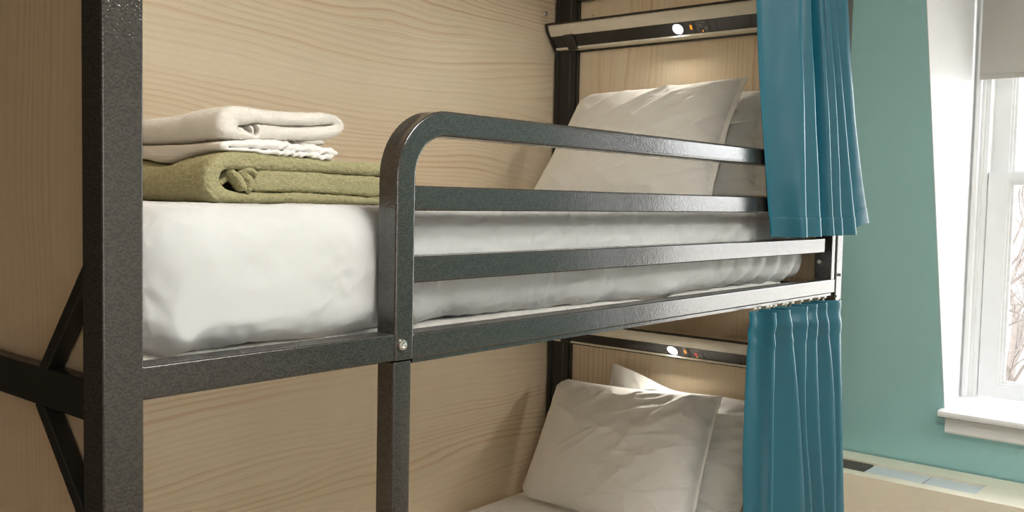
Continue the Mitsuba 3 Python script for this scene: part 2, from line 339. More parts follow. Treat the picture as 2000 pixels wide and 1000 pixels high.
k = add('bunk_bed__guard_rail__bolt', disc((.4445, -.0005, 1.3855), (0, -1, 0), .0082, .0035, 28, .0004, .0042), 'chrome'); labels[k] = {'label': 'bright hex socket bolt'}
k = add('bunk_bed__guard_rail__bolt', disc((2.0212, .034, 1.446), (-1, 0, 0), .0065, .003, 20, .0004, .003), 'chrome'); labels[k] = {'label': 'bright hex socket bolt'}
add('bunk_bed__ladder_post', zbar(.432, .468, .003, .039, 0, 1.3605, .004), 'metal')
tr = Polygon([(.004, 1.3555), (.004, 1.3625), (.034, 1.3625), (.034, 1.3555), (.023, 1.3555), (.023, 1.359), (.015, 1.359), (.015, 1.3555)])
m = trimesh.creation.extrude_polygon(tr, 1.565, engine='earcut'); v = m.vertices; m = M(np.c_[.470 + v[:, 2], v[:, 0], v[:, 1]], m.faces); m.fix_normals()
add('bunk_bed__curtain_track', m, 'metal', False)
m = M(m.vertices + [0, -.055, 1.09], m.faces)
add('bunk_bed__curtain_track', cat([m, bx(.0, 2.10, -.03, .05, 2.453, 2.47)]), 'metal_dark', False)
add('bunk_bed__screw', disc((1.982, .9701, 2.2025), (0, -1, 0), .0075, .003, 20, .001, .003), 'chrome')
add('bunk_bed__screw', disc((2.0601, .833, 2.190), (-1, 0, 0), .0075, .003, 20, .001, .003), 'chrome')
add('bunk_bed__screw', disc((2.075, -.0005, 1.410), (0, -1, 0), .004, .006, 14, .001), 'chrome')
add('bunk_bed__screw', disc((2.062, -.0002, 1.352), (0, -1, 0), .003, .001, 12, .0002), 'black')
for k in ('bunk_bed__screw', 'bunk_bed__screw_001', 'bunk_bed__screw_002'): labels[k] = {'label': 'small bright screw head'}
labels['bunk_bed__back_panel'] = {'label': 'pale maple panel with horizontal grain behind the bunks'}
labels['bunk_bed__foot_panel'] = {'label': 'pale wood panel with vertical grain closing the foot end'}
labels['bunk_bed__head_panel'] = {'label': 'pale wood headboard panel with vertical grain'}

# ---------------------------------------------------------------- reading light consoles
def console(name, label, zt_, lens_y, led, outlet):
    thing(name, label, 'reading light', 'light consoles on the headboard')
    P = lambda pts: Polygon([(x, zt_ + z) for x, z in pts])
    y0, y1 = .052, .957
    add(name + '__housing', extrude_y(P([(1.980, -.006), (1.9805, -.012), (1.984, -.022), (1.989, -.031), (1.996, -.040), (2.000, -.040), (2.0585, -.040), (2.0585, -.006)]), y0, y1), 'console_cream', 30)
    add(name + '__top_lip', extrude_y(P([(1.972, -.006), (1.972, -.001), (1.974, 0), (1.979, 0), (1.979, -.006)]), y0, y1 + .006), 'metal_dark', 30)
    k = add(name + '__shelf', extrude_y(P([(1.979, -.0055), (1.979, -.001), (2.0585, -.001), (2.0585, -.0055)]), y0, y1), 'wood_head', False); labels[k] = {'label': 'thin wooden shelf top'}
    k = add(name + '__fascia', extrude_y(P([(1.997, -.0405), (2.0235, -.0725), (2.0585, -.0725), (2.0585, -.0405)]), y0, y1), 'fascia_black', False); labels[k] = {'label': 'glossy black control strip'}
    add(name + '__lower_strip', extrude_y(P([(2.0230, -.0728), (2.0215, -.0735), (2.0210, -.0785), (2.0222, -.0800), (2.0260, -.0806), (2.0585, -.0835), (2.0585, -.0728)]), y0, y1 - .003), 'console_cream', 40)
    add(name + '__base', extrude_y(P([(2.049, -.0828), (2.052, -.088), (2.0585, -.088), (2.0585, -.0836)]), y0, y1), 'metal_dark', False)
    add(name + '__end_cap', extrude_y(P([(1.976, -.005), (1.9765, -.013), (1.981, -.024), (1.987, -.033), (1.993, -.042), (2.0195, -.0745), (2.0205, -.0805), (2.040, -.086), (2.0585, -.089), (2.0585, -.005)]), y1, y1 + .006), 'metal_dark', False)
    sv = np.array([.0265, 0, -.032]); sv /= np.linalg.norm(sv); nv = np.array([-.032, 0, -.0265]); nv /= np.linalg.norm(nv); yv = np.array([0, -1.0, 0])
    o = np.array([1.997, 0, zt_ - .0405]); Ls = .0415
    pt = lambda y, s, h=0.0: o + sv * (s * Ls) + nv * h + np.array([0, y, 0])
    def plate(y, s, w, l, h, r=.001, slant=0.0):
        """small rounded plate on the control strip: w along the strip, l down it"""
        q = rrect(w, l, min(r, w/2.1, l/2.1), 3); c = pt(y, s)
        q = np.c_[q[:, 0] + slant * q[:, 1], q[:, 1]]
        rings = [c + q[:, :1] * yv + q[:, 1:] * sv + nv * hh for hh in (-.0005, h)]
        m = loft(rings)
        if m.volume < 0: m.invert()
        return m
    k = add(name + '__lamp_ring', disc(pt(lens_y, .5, -.0002), nv, .0205, .0012, 36), 'metal_dark')
    lm = disc(pt(lens_y, .5, .0006), nv, .0172, .0012, 36, .0008)
    k = add(name + '__lamp_lens', lm, 'trim_white', emitter={'type': 'area', 'radiance': rgb(*READING_LAMP), 'sampling_weight': 1.5}); labels[k] = {'label': 'lit round white lamp lens'}
    k = add(name + '__switch', plate(lens_y - .044, .48, .0075, .016, .0006, .003), 'fascia_black', emitter={'type': 'area', 'radiance': rgb(1.1, .36, .01), 'sampling_weight': .01}); labels[k] = {'label': 'amber glowing touch switch'}
    ym = lens_y - .062
    add(name + '__control_module', cat([plate(ym - .016, .5, .048, .0395, .0004, .001)]), 'fascia_black', False)
    for ys in (ym + .0085, ym - .041, ym - .065, .255): add(name + '__seam', plate(ys, .5, .0011, .0395, .0007), 'black', False)
    for s in (.27, .68):
        add(name + '__usb_port', cat([plate(ym + .002, s, .0042, .0115, .0007, .0004)]), 'black', False)
        add(name + '__usb_port', cat([plate(ym - .0012, s, .0012, .0115, .0009, .0004)]), 'print_grey', False)
    # caption strokes, too small to read in the photograph, and the trident mark
    caps = []
    rr = random.Random(3)
    for s, n in ((.17, 11), (.34, 6), (.48, 7)):
        y = ym - .0065
        for i in range(n):
            caps.append(plate(y, s, .0011, .0030 - .001 * rr.random(), .0007, .0002)); y -= .0022
    add(name + '__caption', cat(caps), 'print_grey', False)
    yu = ym - .029
    us = [plate(yu, .66, .013, .0008, .0007, .0003), plate(yu + .0062, .66, .0026, .0026, .0007, .0012), plate(yu - .0062, .66, .002, .002, .0007, .0003), plate(yu - .001, .61, .0008, .005, .0007, .0003), plate(yu + .001, .70, .0008, .004, .0007, .0003), plate(yu - .003, .56, .0040, .0008, .0007, .0003)]
    add(name + '__usb_mark', cat(us), 'print_grey', False)
    k = add(name + '__indicator', disc(pt(ym - .0175, .86, .0003), nv, .0024, .0008, 16, .0003), 'fascia_black', emitter={'type': 'area', 'radiance': rgb(1.6, .42, .01), 'sampling_weight': .01}); labels[k] = {'label': 'small amber indicator light'}
    if led == 'red':
        k = add(name + '__indicator', disc(pt(ym - .0165, .60, .0003), nv, .0036, .001, 16, .0005), 'fascia_black', emitter={'type': 'area', 'radiance': rgb(3.0, .05, .09), 'sampling_weight': .01}); labels[k] = {'label': 'glowing red indicator light'}
    add(name + '__symbol', plate(ym - .030, .86, .0028, .0028, .0007, .0012), 'print_grey', False)
    if outlet:
        # raised power outlet housing
        q = [(-.004, -.002), (.050, -.002), (.052, .004), (.047, .0085), (.008, .0105), (-.001, .008)]
        pro = np.array(q); rings = []
        for y, sc in ((.905, .6), (.901, 1), (.870, 1), (.866, .6)):
            rings.append(np.array([o + sv * a + nv * (b * sc if b > 0 else b) + np.array([0, y, 0]) for a, b in pro]))
        m = loft(rings)
        if m.volume < 0: m.invert()
        k = add(name + '__outlet_housing', m, 'fascia_black', False); labels[k] = {'label': 'raised black power outlet housing'}
        add(name + '__outlet', cat([plate(.836, .32, .0026, .007, .0005, .001), plate(.826, .55, .0026, .007, .0005, .001), plate(.843, .60, .005, .005, .0005, .0024)]), 'black', False)
console('light_console', 'cream and black reading light console above the upper pillows, amber indicator lit', 2.168, .490, 'amber', True)
console('light_console_001', 'cream and black reading light console above the lower pillows, red indicator lit', 1.209, .474, 'red', True)

# ---------------------------------------------------------------- mattress and comforters
def puff(x0, x1, y0, y1, z0, z1, r, amp, seed, crease=None, hi=.006):
    """soft slab with rounded sides; fine grid on the front and foot sides"""
    def axis(a, b, fine0, step0, step1):
        n0 = int(fine0 / step0); n1 = max(4, int((b - a - fine0) / step1))
        return np.concatenate([np.linspace(a, a + fine0, n0, endpoint=False), np.linspace(a + fine0, b, n1)])
    X = axis(x0, x1, (x1 - x0) * .999, hi, .03); Y = axis(y0, y1, .24, hi, .03); Z = np.linspace(z0, z1, int((z1 - z0) / hi) + 1)
    faces = []; verts = []; off = 0
    def patch(P, flip):
        nonlocal off
        nu, nv = P.shape[:2]; verts.append(P.reshape(-1, 3)); faces.append(grid_faces(nu, nv, off, flip)); off += nu * nv
    g = lambda a, b: np.meshgrid(a, b, indexing='ij')
    a, b = g(X, Z); patch(np.stack([a, np.full_like(a, y0), b], -1), False); patch(np.stack([a, np.full_like(a, y1), b], -1), True)
    a, b = g(Y, Z); patch(np.stack([np.full_like(a, x0), a, b], -1), True); patch(np.stack([np.full_like(a, x1), a, b], -1), False)
    a, b = g(X, Y); patch(np.stack([a, b, np.full_like(a, z1)], -1), False); patch(np.stack([a, b, np.full_like(a, z0)], -1), True)
    m = M(np.vstack(verts), np.vstack(faces)); m.merge_vertices(digits_vertex=7); v = np.array(m.vertices)
    rx, ry, rz0, rz1 = r
    lo = np.array([x0 + rx, y0 + ry, z0 + rz0]); hi_ = np.array([x1 - rx, y1 - ry, z1 - rz1])
    c = np.clip(v, lo, hi_); d = v - c; rad = np.where(d[:, 2:] < 0, [[rx, ry, rz0]], [[rx, ry, rz1]])
    e = d / rad; mx = np.abs(e).max(1, keepdims=True); ln = np.linalg.norm(e, axis=1, keepdims=True)
    v = c + np.where(ln > 1e-9, e / np.maximum(ln, 1e-9) * mx, 0) * rad
    m = M(v, m.faces); n = m.vertex_normals
    w = amp * (1.6 * (meshkit.fbm(v * [9, 9, 13], 3, seed) - .5) + .55 * (1 - 2 * np.abs(meshkit.fbm(v * [22, 22, 30], 3, seed + 9) - .5)) - .3 + .34 * (meshkit.noise(v * [60, 60, 95], seed + 4) - .5) + .42 * ((1 - 2 * np.abs(meshkit.fbm(np.c_[v[:, 0] * 62 + v[:, 2] * 22, v[:, 1] * 40, v[:, 2] * 24 - v[:, 0] * 10], 2, seed + 14) - .5)) ** 4 - .4))
    if crease is not None: w = w + crease(v)
    v = v + n * w[:, None]; v[:, 1] = np.maximum(v[:, 1], .0425)      # kept behind the posts and rails
    m = M(v, m.faces)
    if m.volume < 0: m.invert()
    return m
def head_creases(v):
    k = np.clip((v[:, 0] - 1.25) / .5, 0, 1) ** 1.3 * np.clip((1.585 - v[:, 2]) / .06, 0, 1) * np.clip((.2 - v[:, 1]) / .1, 0, 1)
    ph = v[:, 0] * 62 + (v[:, 2] - 1.5) * -38 + 3.2 * meshkit.noise(v * [10, 6, 14], 31)
    k2 = np.clip(1 - np.abs(v[:, 0] - .52) / .16, 0, 1) * np.clip((1.52 - v[:, 2]) / .06, 0, 1) * .7
    ph2 = v[:, 0] * 40 + (v[:, 2] - 1.45) * 55 + 2 * meshkit.noise(v * 12, 37)
    # the side sags in soft waves
    wave = .007 * np.sin(v[:, 0] * 5.2 + .8) * np.clip((1.53 - v[:, 2]) / .08, 0, 1) * np.clip((.15 - v[:, 1]) / .1, 0, 1)
    low = np.clip((1.50 - v[:, 2]) / .05, 0, 1) * np.clip((.2 - v[:, 1]) / .1, 0, 1)
    puffs = .022 * low * (meshkit.fbm(v * [8, 5, 15], 2, 77) - .52)
    corner = .010 * np.exp(-((v[:, 0] - .135 - .25 * (v[:, 2] - 1.45)) / .022) ** 2) * np.clip((1.56 - v[:, 2]) / .06, 0, 1) * np.clip((.2 - v[:, 1]) / .1, 0, 1)
    return .0060 * k * np.sin(ph) + .004 * k2 * np.sin(ph2) + wave + puffs + corner
thing('comforter', 'puffy white comforter covering the upper bunk under the folded stack', 'comforter')
add('comforter__cover', puff(.066, 2.0, .048, .955, 1.396, 1.581, (.07, .055, .055, .058), .0046, 3, head_creases, .0055), 'linen_white', True)
thing('mattress', 'thin white mattress edge under the puffy comforter on the upper bunk', 'mattress')
def slab(x0, x1, y0, y1, z0, z1, r, seed):
    return puff(x0, x1, y0, y1, z0, z1, (r, r, r * .9, r * .9), .0018, seed, lambda v: .004 * (meshkit.noise(v * [14, 14, 3], seed) - .5), .010)
add('mattress__body', slab(.058, 1.88, .072, .955, 1.374, 1.398, .012, 11), 'sheet_white', True)
thing('mattress_001', 'white sheeted mattress of the lower bunk', 'mattress')
add('mattress_001__body', puff(.066, 2.03, .045, .962, .475, .655, (.06, .06, .05, .06), .003, 21, None, .011), 'pillow_white', True)

# ---------------------------------------------------------------- pillows
def pillow(TL, TR, BL, BR, T0, seed, flange=.05, wr=1.0, n=150, push=(0, 0, 0), soft=.55, tip=0.0):
    TL, TR, BL, BR = (np.array(p, float) for p in (TL, TR, BL, BR))
    s = np.linspace(0, 1, n); s = .5 - .5 * np.cos(np.pi * s) * (1 - .0) ; s = .35 * s + .65 * np.linspace(0, 1, n)
    u, v = np.meshgrid(s, s, indexing='ij')
    uu = .5 + (u - .5) * (1 - .035 * (1 - (2*v - 1) ** 2)); vv = .5 + (v - .5) * (1 - .05 * (1 - (2*u - 1) ** 2))
    # rounded left corners
    U, V = 2*u - 1, 2*v - 1
    cr = np.clip((-U - .86) / .14, 0, 1) * np.clip((np.abs(V) - .86) / .14, 0, 1)
    if not tip: uu = uu + .030 * cr; vv = vv - .030 * cr * np.sign(V)
    else: vv = vv - tip * np.exp(-((u - .42) / .2) ** 2) * np.clip(2 * v - 1, 0, 1) ** 2
    P = (BL * (1-uu)[..., None] + BR * uu[..., None]) * (1-vv)[..., None] + (TL * (1-uu)[..., None] + TR * uu[..., None]) * vv[..., None]
    nr = np.cross(BR - BL, TL - BL); nr = nr / np.linalg.norm(nr); nr = nr * (1 if nr[0] < 0 else -1)
    W, H = np.linalg.norm(BR - BL), np.linalg.norm(TL - BL)
    ub = np.clip(2 * u / (1 - flange) - 1, -1, 1)
    t = T0 * ((1 - np.abs(ub) ** 2.6) * (1 - np.abs(V) ** 2.6)).clip(0) ** soft + .0016
    p2 = np.stack([u * W, v * H, np.full_like(u, seed)], -1)
    def rid(ang, fx, fy, sd):
        c, s_ = math.cos(ang), math.sin(ang); q = np.stack([(p2[..., 0]*c + p2[..., 1]*s_) * fx, (-p2[..., 0]*s_ + p2[..., 1]*c) * fy, p2[..., 2]], -1)
        return (1 - 2 * np.abs(meshkit.fbm(q, 2, sd) - .5)) ** 3
    edge = (1 - np.maximum(np.abs(ub), np.abs(V)) ** 3)
    top = np.clip(v * 1.6 - .5, 0, 1)
    w = wr * (.010 * rid(.55, 4, 17, seed) * (.25 + .75 * top) * np.clip(u * 2.2, 0, 1) + .006 * rid(.25, 6, 26, seed + 2) * np.clip(2*u - .6, 0, 1) + .004 * rid(-.5, 5, 15, seed + 5) + .0016 * (meshkit.fbm(p2 * 60, 2, seed) - .5))
    # seam puckers
    pk = .0010 * np.sin(v * H * 420 + 2 * meshkit.noise(p2 * 40, seed)) * np.exp(-((u - (1 - flange)) / .02) ** 2)
    body = np.clip(t / (T0 * .35), 0, 1)
    front = P + nr * (t * .66 + (w - .004) * body + pk * (flange > 0))[..., None]
    back = P - nr * (t * .20)[..., None]
    bend = np.array(push, float) * ((1 - U ** 2) * (1 - V ** 2))[..., None]
    flap = .010 * (meshkit.noise(np.stack([v * 5, u * 0, u * 0 + seed], -1), seed) - .5) * np.clip((u - 1 + flange * 1.6) / (flange + 1e-6), 0, 1) if flange > 0 else 0 * u
    front += bend + nr * flap[..., None]; back += bend + nr * flap[..., None]
    vv_ = np.vstack([front.reshape(-1, 3), back.reshape(-1, 3)]); f1 = grid_faces(n, n, 0); f2 = grid_faces(n, n, n * n, True)
    ring = [i * n for i in range(n)] + [(n-1) * n + j for j in range(1, n)] + [i * n + n - 1 for i in range(n - 2, -1, -1)] + [j for j in range(n - 2, 0, -1)]
    r = np.array(ring); r2 = np.roll(r, -1); side = np.vstack([np.c_[r, r + n*n, r2 + n*n], np.c_[r, r2 + n*n, r2]])
    m = M(vv_, np.vstack([f1, f2, side])); m.fix_normals() if False else None
    if m.volume < 0: m.invert()
    return m
def pil(name, label, *a, **k):
    thing(name, label, 'pillow', 'white pillows at the heads of the bunks'); add(name + '__case', pillow(*a, **k), 'pillow_white', True)
pil('pillow', 'white pillow leaning in front on the upper bunk, sharp corner pointing up', (1.955, .792, 1.928), (1.935, .222, 1.946), (1.775, .862, 1.590), (1.790, .245, 1.585), .085, 2, .032, 1.1, 180)
pil('pillow_001', 'white pillow half hidden behind the front pillow on the upper bunk', (2.035, .76, 1.93), (2.020, .195, 1.917), (1.90, .80, 1.588), (1.905, .138, 1.620), .07, 5, .05, .8, 120)
pil('pillow_002', 'wrinkled white pillow in front on the lower bunk under the lit lamp', (1.965, .866, 1.022), (1.925, .258, 1.058), (1.800, .888, .664), (1.780, .262, .655), .125, 9, .016, 1.5, 190, soft=.62)
pil('pillow_003', 'white pillow tilted behind the front pillow on the lower bunk', (2.030, .700, 1.083), (2.015, .13, 1.030), (1.925, .74, .66), (1.850, .175, .672), .07, 12, .02, 1.3, 140, soft=.75, tip=.05)

# ---------------------------------------------------------------- folded stack on the comforter
def poly_sdf(poly, X, Z):
    """signed distance in the (x, z) plane on the grid"""
    gx, gz = np.meshgrid(X, Z, indexing='ij'); p = np.stack([gx.ravel(), gz.ravel()], 1)
    d = np.full(len(p), 9.0); ins = np.zeros(len(p), bool); rings = [np.asarray(r.coords) for r in (poly.exterior, *poly.interiors)]
    for a, b in [q for c in rings for q in zip(c[:-1], c[1:])]:
        ab = b - a; t = np.clip(((p - a) @ ab) / max(ab @ ab, 1e-12), 0, 1); d = np.minimum(d, np.linalg.norm(p - a - t[:, None] * ab, axis=1))
        cond = (a[1] > p[:, 1]) != (b[1] > p[:, 1]); xx = (b[0] - a[0]) * (p[:, 1] - a[1]) / (b[1] - a[1] + 1e-15) + a[0]; ins ^= cond & (p[:, 0] < xx)
    return np.where(ins, -d, d).reshape(gx.shape)
def smooth_poly(pts, n=6):
    """closed Chaikin-rounded polygon"""
    p = np.asarray(pts, float)
    for _ in range(2): p = np.stack([.75 * p + .25 * np.roll(p, -1, 0), .25 * p + .75 * np.roll(p, -1, 0)], 1).reshape(-1, 2)
    return Polygon(p).buffer(0)
def folded(polys, y0, y1, rf, h, warp, ybump=None, grooves=()):
    """polys: list of (polygon, front y); soft extrusion along y from front to y1 with rounded ends of radius rf. warp(x, y, z) -> (x, z) to look up."""
    allp = unary_union([q for q, _ in polys]); x0, z0, x1, z1 = allp.bounds; pad = .02
    X = np.arange(x0 - pad, x1 + pad, h); Y = np.arange(y0 - pad, y1 + pad, h); Z = np.arange(z0 - pad - .01, z1 + pad, h)
    gx, gy, gz = np.meshgrid(X, Y, Z, indexing='ij'); qx, qz = warp(gx, gy, gz); F = None
    hh = h * .5; X2 = np.arange(x0 - 2*pad, x1 + 2*pad, hh); Z2 = np.arange(z0 - 3*pad, z1 + 3*pad, hh)
    ci = np.stack([(qx - X2[0]) / hh, (qz - Z2[0]) / hh])
    for q, yf in polys:
        D = poly_sdf(q, X2, Z2)
        for g, w in grooves:
            D = np.maximum(D, w - LineDist(g, X2, Z2))
        d = map_coordinates(D, ci.reshape(2, -1), order=1, mode='nearest').reshape(gx.shape)
        dy = np.abs(gy - (yf + y1) / 2) - (y1 - yf) / 2
        a, b = d + rf, dy + rf
        s = np.minimum(np.maximum(a, b), 0) + np.sqrt(np.maximum(a, 0) ** 2 + np.maximum(b, 0) ** 2) - rf
        F = s if F is None else np.minimum(F, s)
    m = nets(F, (X[0], Y[0], Z[0]), h)
    return relax(m, 3)
def LineDist(g, X, Z):
    gx, gz = np.meshgrid(X, Z, indexing='ij'); p = np.stack([gx.ravel(), gz.ravel()], 1); d = np.full(len(p), 9.0); g = np.asarray(g, float)
    for a, b in zip(g[:-1], g[1:]):
        ab = b - a; t = np.clip(((p - a) @ ab) / (ab @ ab), 0, 1); d = np.minimum(d, np.linalg.norm(p - a - t[:, None] * ab, axis=1))
    return d.reshape(gx.shape)
def relax(m, it, lam=.5):
    from scipy.sparse import coo_matrix
    e = m.edges_unique; n = len(m.vertices); A = coo_matrix((np.ones(2 * len(e)), (np.r_[e[:, 0], e[:, 1]], np.r_[e[:, 1], e[:, 0]])), (n, n)).tocsr()
    dg = np.maximum(np.asarray(A.sum(1)).ravel(), 1)[:, None]; v = np.array(m.vertices)
    for _ in range(it):
        for l in (lam, -lam * 1.02): v = v + l * (A @ v / dg - v)
        v = v + .15 * (A @ v / dg - v)
    return M(v, m.faces)
def wobble(m, amp, f, seed, nap=0.0):
    """soft unevenness, and the curly nap of fleece where nap is its height"""
    v = np.array(m.vertices); n = m.vertex_normals; d = amp * 2 * (meshkit.fbm(v * f, 3, seed) - .5)
    if nap: d = d + nap * 2.0 * (meshkit.noise(v * 235, seed + 1) - .5) + nap * .8 * (meshkit.noise(v * 560, seed + 2) - .5)
    return M(v + n * d[:, None], m.faces)
YF = .30
def dip(y):   # the stack sinks towards the back
    return .018 * np.exp(-((y - .47) / .085) ** 2) + .013 * np.clip((y - .42) / .25, 0, 1)
BLk_C = [(.722,1.6590), (.640,1.6583), (.5487,1.6586), (.4844,1.6617), (.4237,1.6646), (.3777,1.6659), (.3482,1.6616), (.3258,1.6519), (.3144,1.6303), (.3145,1.6031), (.3233,1.5876), (.3350,1.5825), (.5062,1.5830), (.720,1.5832), (.733,1.5880), (.722,1.5915), (.5071,1.6018), (.4481,1.6003), (.3961,1.5983), (.3650,1.6005), (.3485,1.6070), (.3412,1.6179), (.3420,1.6274), (.3483,1.6347), (.3667,1.6386), (.3978,1.6349), (.4239,1.6375), (.5490,1.6371), (.722,1.6335), (.738,1.6465)]
BLk_I = [(.735,1.6325), (.5490,1.6365), (.4488,1.6386), (.4190,1.6387), (.4103,1.6353), (.4046,1.6254), (.4027,1.6115), (.4047,1.6028), (.4125,1.6006), (.4481,1.6022), (.5071,1.6034), (.735,1.5932)]
thing('blanket', 'folded olive green fleece blanket at the bottom of the stack', 'blanket')
def warp_b(x, y, z):
    f = 1 - dip(y) / .083
    return x, 1.5825 + (z - 1.5825) / f
add('blanket__outer_fold', wobble(folded([(smooth_poly(BLk_C), YF)], YF, .72, .011, .0020, warp_b), .0022, 22, 41, .0011), 'fleece', True)
add('blanket__inner_fold', wobble(folded([(smooth_poly(BLk_I), YF + .004)], YF + .004, .60, .009, .0020, warp_b), .0020, 26, 43, .0011), 'fleece', True)
# bunched inner layers in the hollow of the fold
def tube_path(pts, rads, seg=12):
    pts = np.asarray(pts, float); k = np.linspace(0, 1, len(pts)); cs = CubicSpline(k, pts); rs = CubicSpline(k, rads); tt = np.linspace(0, 1, 24)
    P = cs(tt); D = cs(tt, 1); D /= np.linalg.norm(D, axis=1, keepdims=True); rings = []; th = np.arange(seg) * 2 * np.pi / seg
    up = np.array([0, 1.0, 0.001])
    for p, d, r in zip(P, D, rs(tt)):
        a = np.cross(d, up); a /= np.linalg.norm(a); b = np.cross(a, d); rings.append(p + r * (np.cos(th)[:, None] * a * .55 + np.sin(th)[:, None] * b))
    m = loft(rings)
    if m.volume < 0: m.invert()
    return m
cr = [tube_path([(.352, .335, 1.612), (.364, .331, 1.622), (.372, .332, 1.634)], (.012, .013, .012)), tube_path([(.366, .322, 1.632), (.377, .312, 1.618), (.384, .309, 1.603)], (.013, .016, .012)),
      tube_path([(.386, .318, 1.628), (.394, .309, 1.617), (.392, .312, 1.604)], (.010, .015, .011)), tube_path([(.383, .318, 1.632), (.398, .310, 1.635), (.409, .314, 1.628)], (.009, .011, .009))]
add('blanket__inner_fold', wobble(cat([c.subdivide().subdivide() for c in cr]), .0012, 60, 47, .0009), 'fleece', True)

thing('bed_sheet', 'folded white cotton sheet between the green blanket and the towel', 'bed sheet')
SH = [(.3482,1.6655), (.3391,1.6705), (.3418,1.6778), (.3758,1.6822), (.4354,1.6841), (.5051,1.6814), (.5652,1.6778), (.5725,1.6710), (.5576,1.6590), (.5054,1.6618), (.4435,1.6639), (.3852,1.6659)]
def warp_s(x, y, z):
    g = dip(y); mid = 1.6745
    return x, np.where(z < mid, mid - (mid - z) * .0095 / (.0095 + g), z + .35 * g)
gr = [(.356, 1.6700), (.390, 1.6712), (.4237, 1.6695), (.470, 1.6715), (.5053, 1.6693), (.580, 1.6676)]
m = folded([(smooth_poly(SH), YF)], YF, .66, .004, .0020, warp_s, grooves=[(gr, .0009)])
v = np.array(m.vertices); q = np.c_[v[:, 0] * 52 - v[:, 2] * 60, v[:, 1] * 8, v[:, 2] * 50]
m = M(v + m.vertex_normals * (.0062 * ((1 - 2 * np.abs(meshkit.fbm(q, 2, 51) - .5)) ** 3 - .4) * np.clip((v[:, 0] - .36) / .08, .25, 1))[:, None], m.faces)
add('bed_sheet__fold', m, 'sheet_white', True)

thing('bath_towel', 'folded white terry towel on top of the stack', 'towel')
TW = [(.3662,1.7351), (.3848,1.7356), (.4000,1.7342), (.4470,1.7322), (.5045,1.7358), (.5477,1.7385), (.5756,1.7355), (.5911,1.7240), (.5885,1.7109), (.5750,1.7017), (.5428,1.6924), (.4138,1.6846), (.3642,1.6826), (.3454,1.6874), (.3363,1.7017), (.3389,1.7199), (.3497,1.7302)]
def warp_t(x, y, z):
    f = 1 - .30 * np.clip((y - YF) / .32, 0, 1) ** 1.3
    return x, 1.6826 + (z + .2 * dip(y) - 1.6826) / f
slot = Polygon([(.3775,1.7045), (.4098,1.7102), (.4166,1.7017), (.4138,1.6920), (.3993,1.6932)])
outer = smooth_poly(TW).difference(slot.buffer(-.001))
m1 = folded([(outer, YF)], YF, .62, .013, .0026, warp_t, grooves=[([(.376, 1.7035), (.4117, 1.7108), (.4715, 1.7105), (.5262, 1.7144), (.566, 1.7200)], .0016)])
m1 = wobble(m1, .0016, 40, 61); add('bath_towel__fold', m1, 'towel_white', True)
T2 = [(.47,1.6869), (.6381,1.7020), (.6420,1.6950), (.6406,1.6903), (.5982,1.6880), (.47,1.6850)]
m2 = folded([(smooth_poly(T2), .42)], .42, .60, .005, .0026, lambda x, y, z: (x, z)); add('bath_towel__fold', m2, 'towel_white', True)
# hem band inside the fold
hm = [(.4125, 1.7075), (.4165, 1.7030), (.4165, 1.6965), (.4120, 1.6905)]
add('bath_towel__hem', extrude_y(LineString(CubicSpline(np.arange(4), hm)(np.linspace(0, 3, 20))).buffer(.0016), YF + .006, YF + .07), 'sheet_white', 60)
add('bath_towel__hem', extrude_y(LineString(CubicSpline(np.arange(4), np.array(hm) + [-.010, -.0015])(np.linspace(0, 2.6, 20))).buffer(.0013), YF + .012, YF + .07), 'sheet_white', 60)
# terry loops standing off the cloth
def pile(mesh, count, length, width, seed):
    pts, fi = trimesh.sample.sample_surface(mesh, count, seed=seed); n = mesh.face_normals[fi]; r = np.random.default_rng(seed)
    d = n + r.normal(0, .6, n.shape); d /= np.linalg.norm(d, axis=1, keepdims=True); s = np.cross(d, r.normal(0, 1, n.shape)); s /= np.linalg.norm(s, axis=1, keepdims=True)
    L_ = length * (.5 + r.random((count, 1))); tip = pts + d * L_ + r.normal(0, length * .18, n.shape); mid = pts + d * L_ * .55 + s * width * .6
    v = np.stack([pts - s * width, pts + s * width, mid, tip], 1).reshape(-1, 3); b = np.arange(count)[:, None] * 4
    return M(v, np.vstack([b + [0, 1, 2], b + [0, 2, 3]]))
k = add('bath_towel__terry_pile', cat([pile(m1, 90000, .0022, .00042, 71), pile(m2, 7000, .0020, .00042, 72)]), 'towel_white', False)
labels[k] = {'kind': 'stuff', 'label': 'short terry loops'}

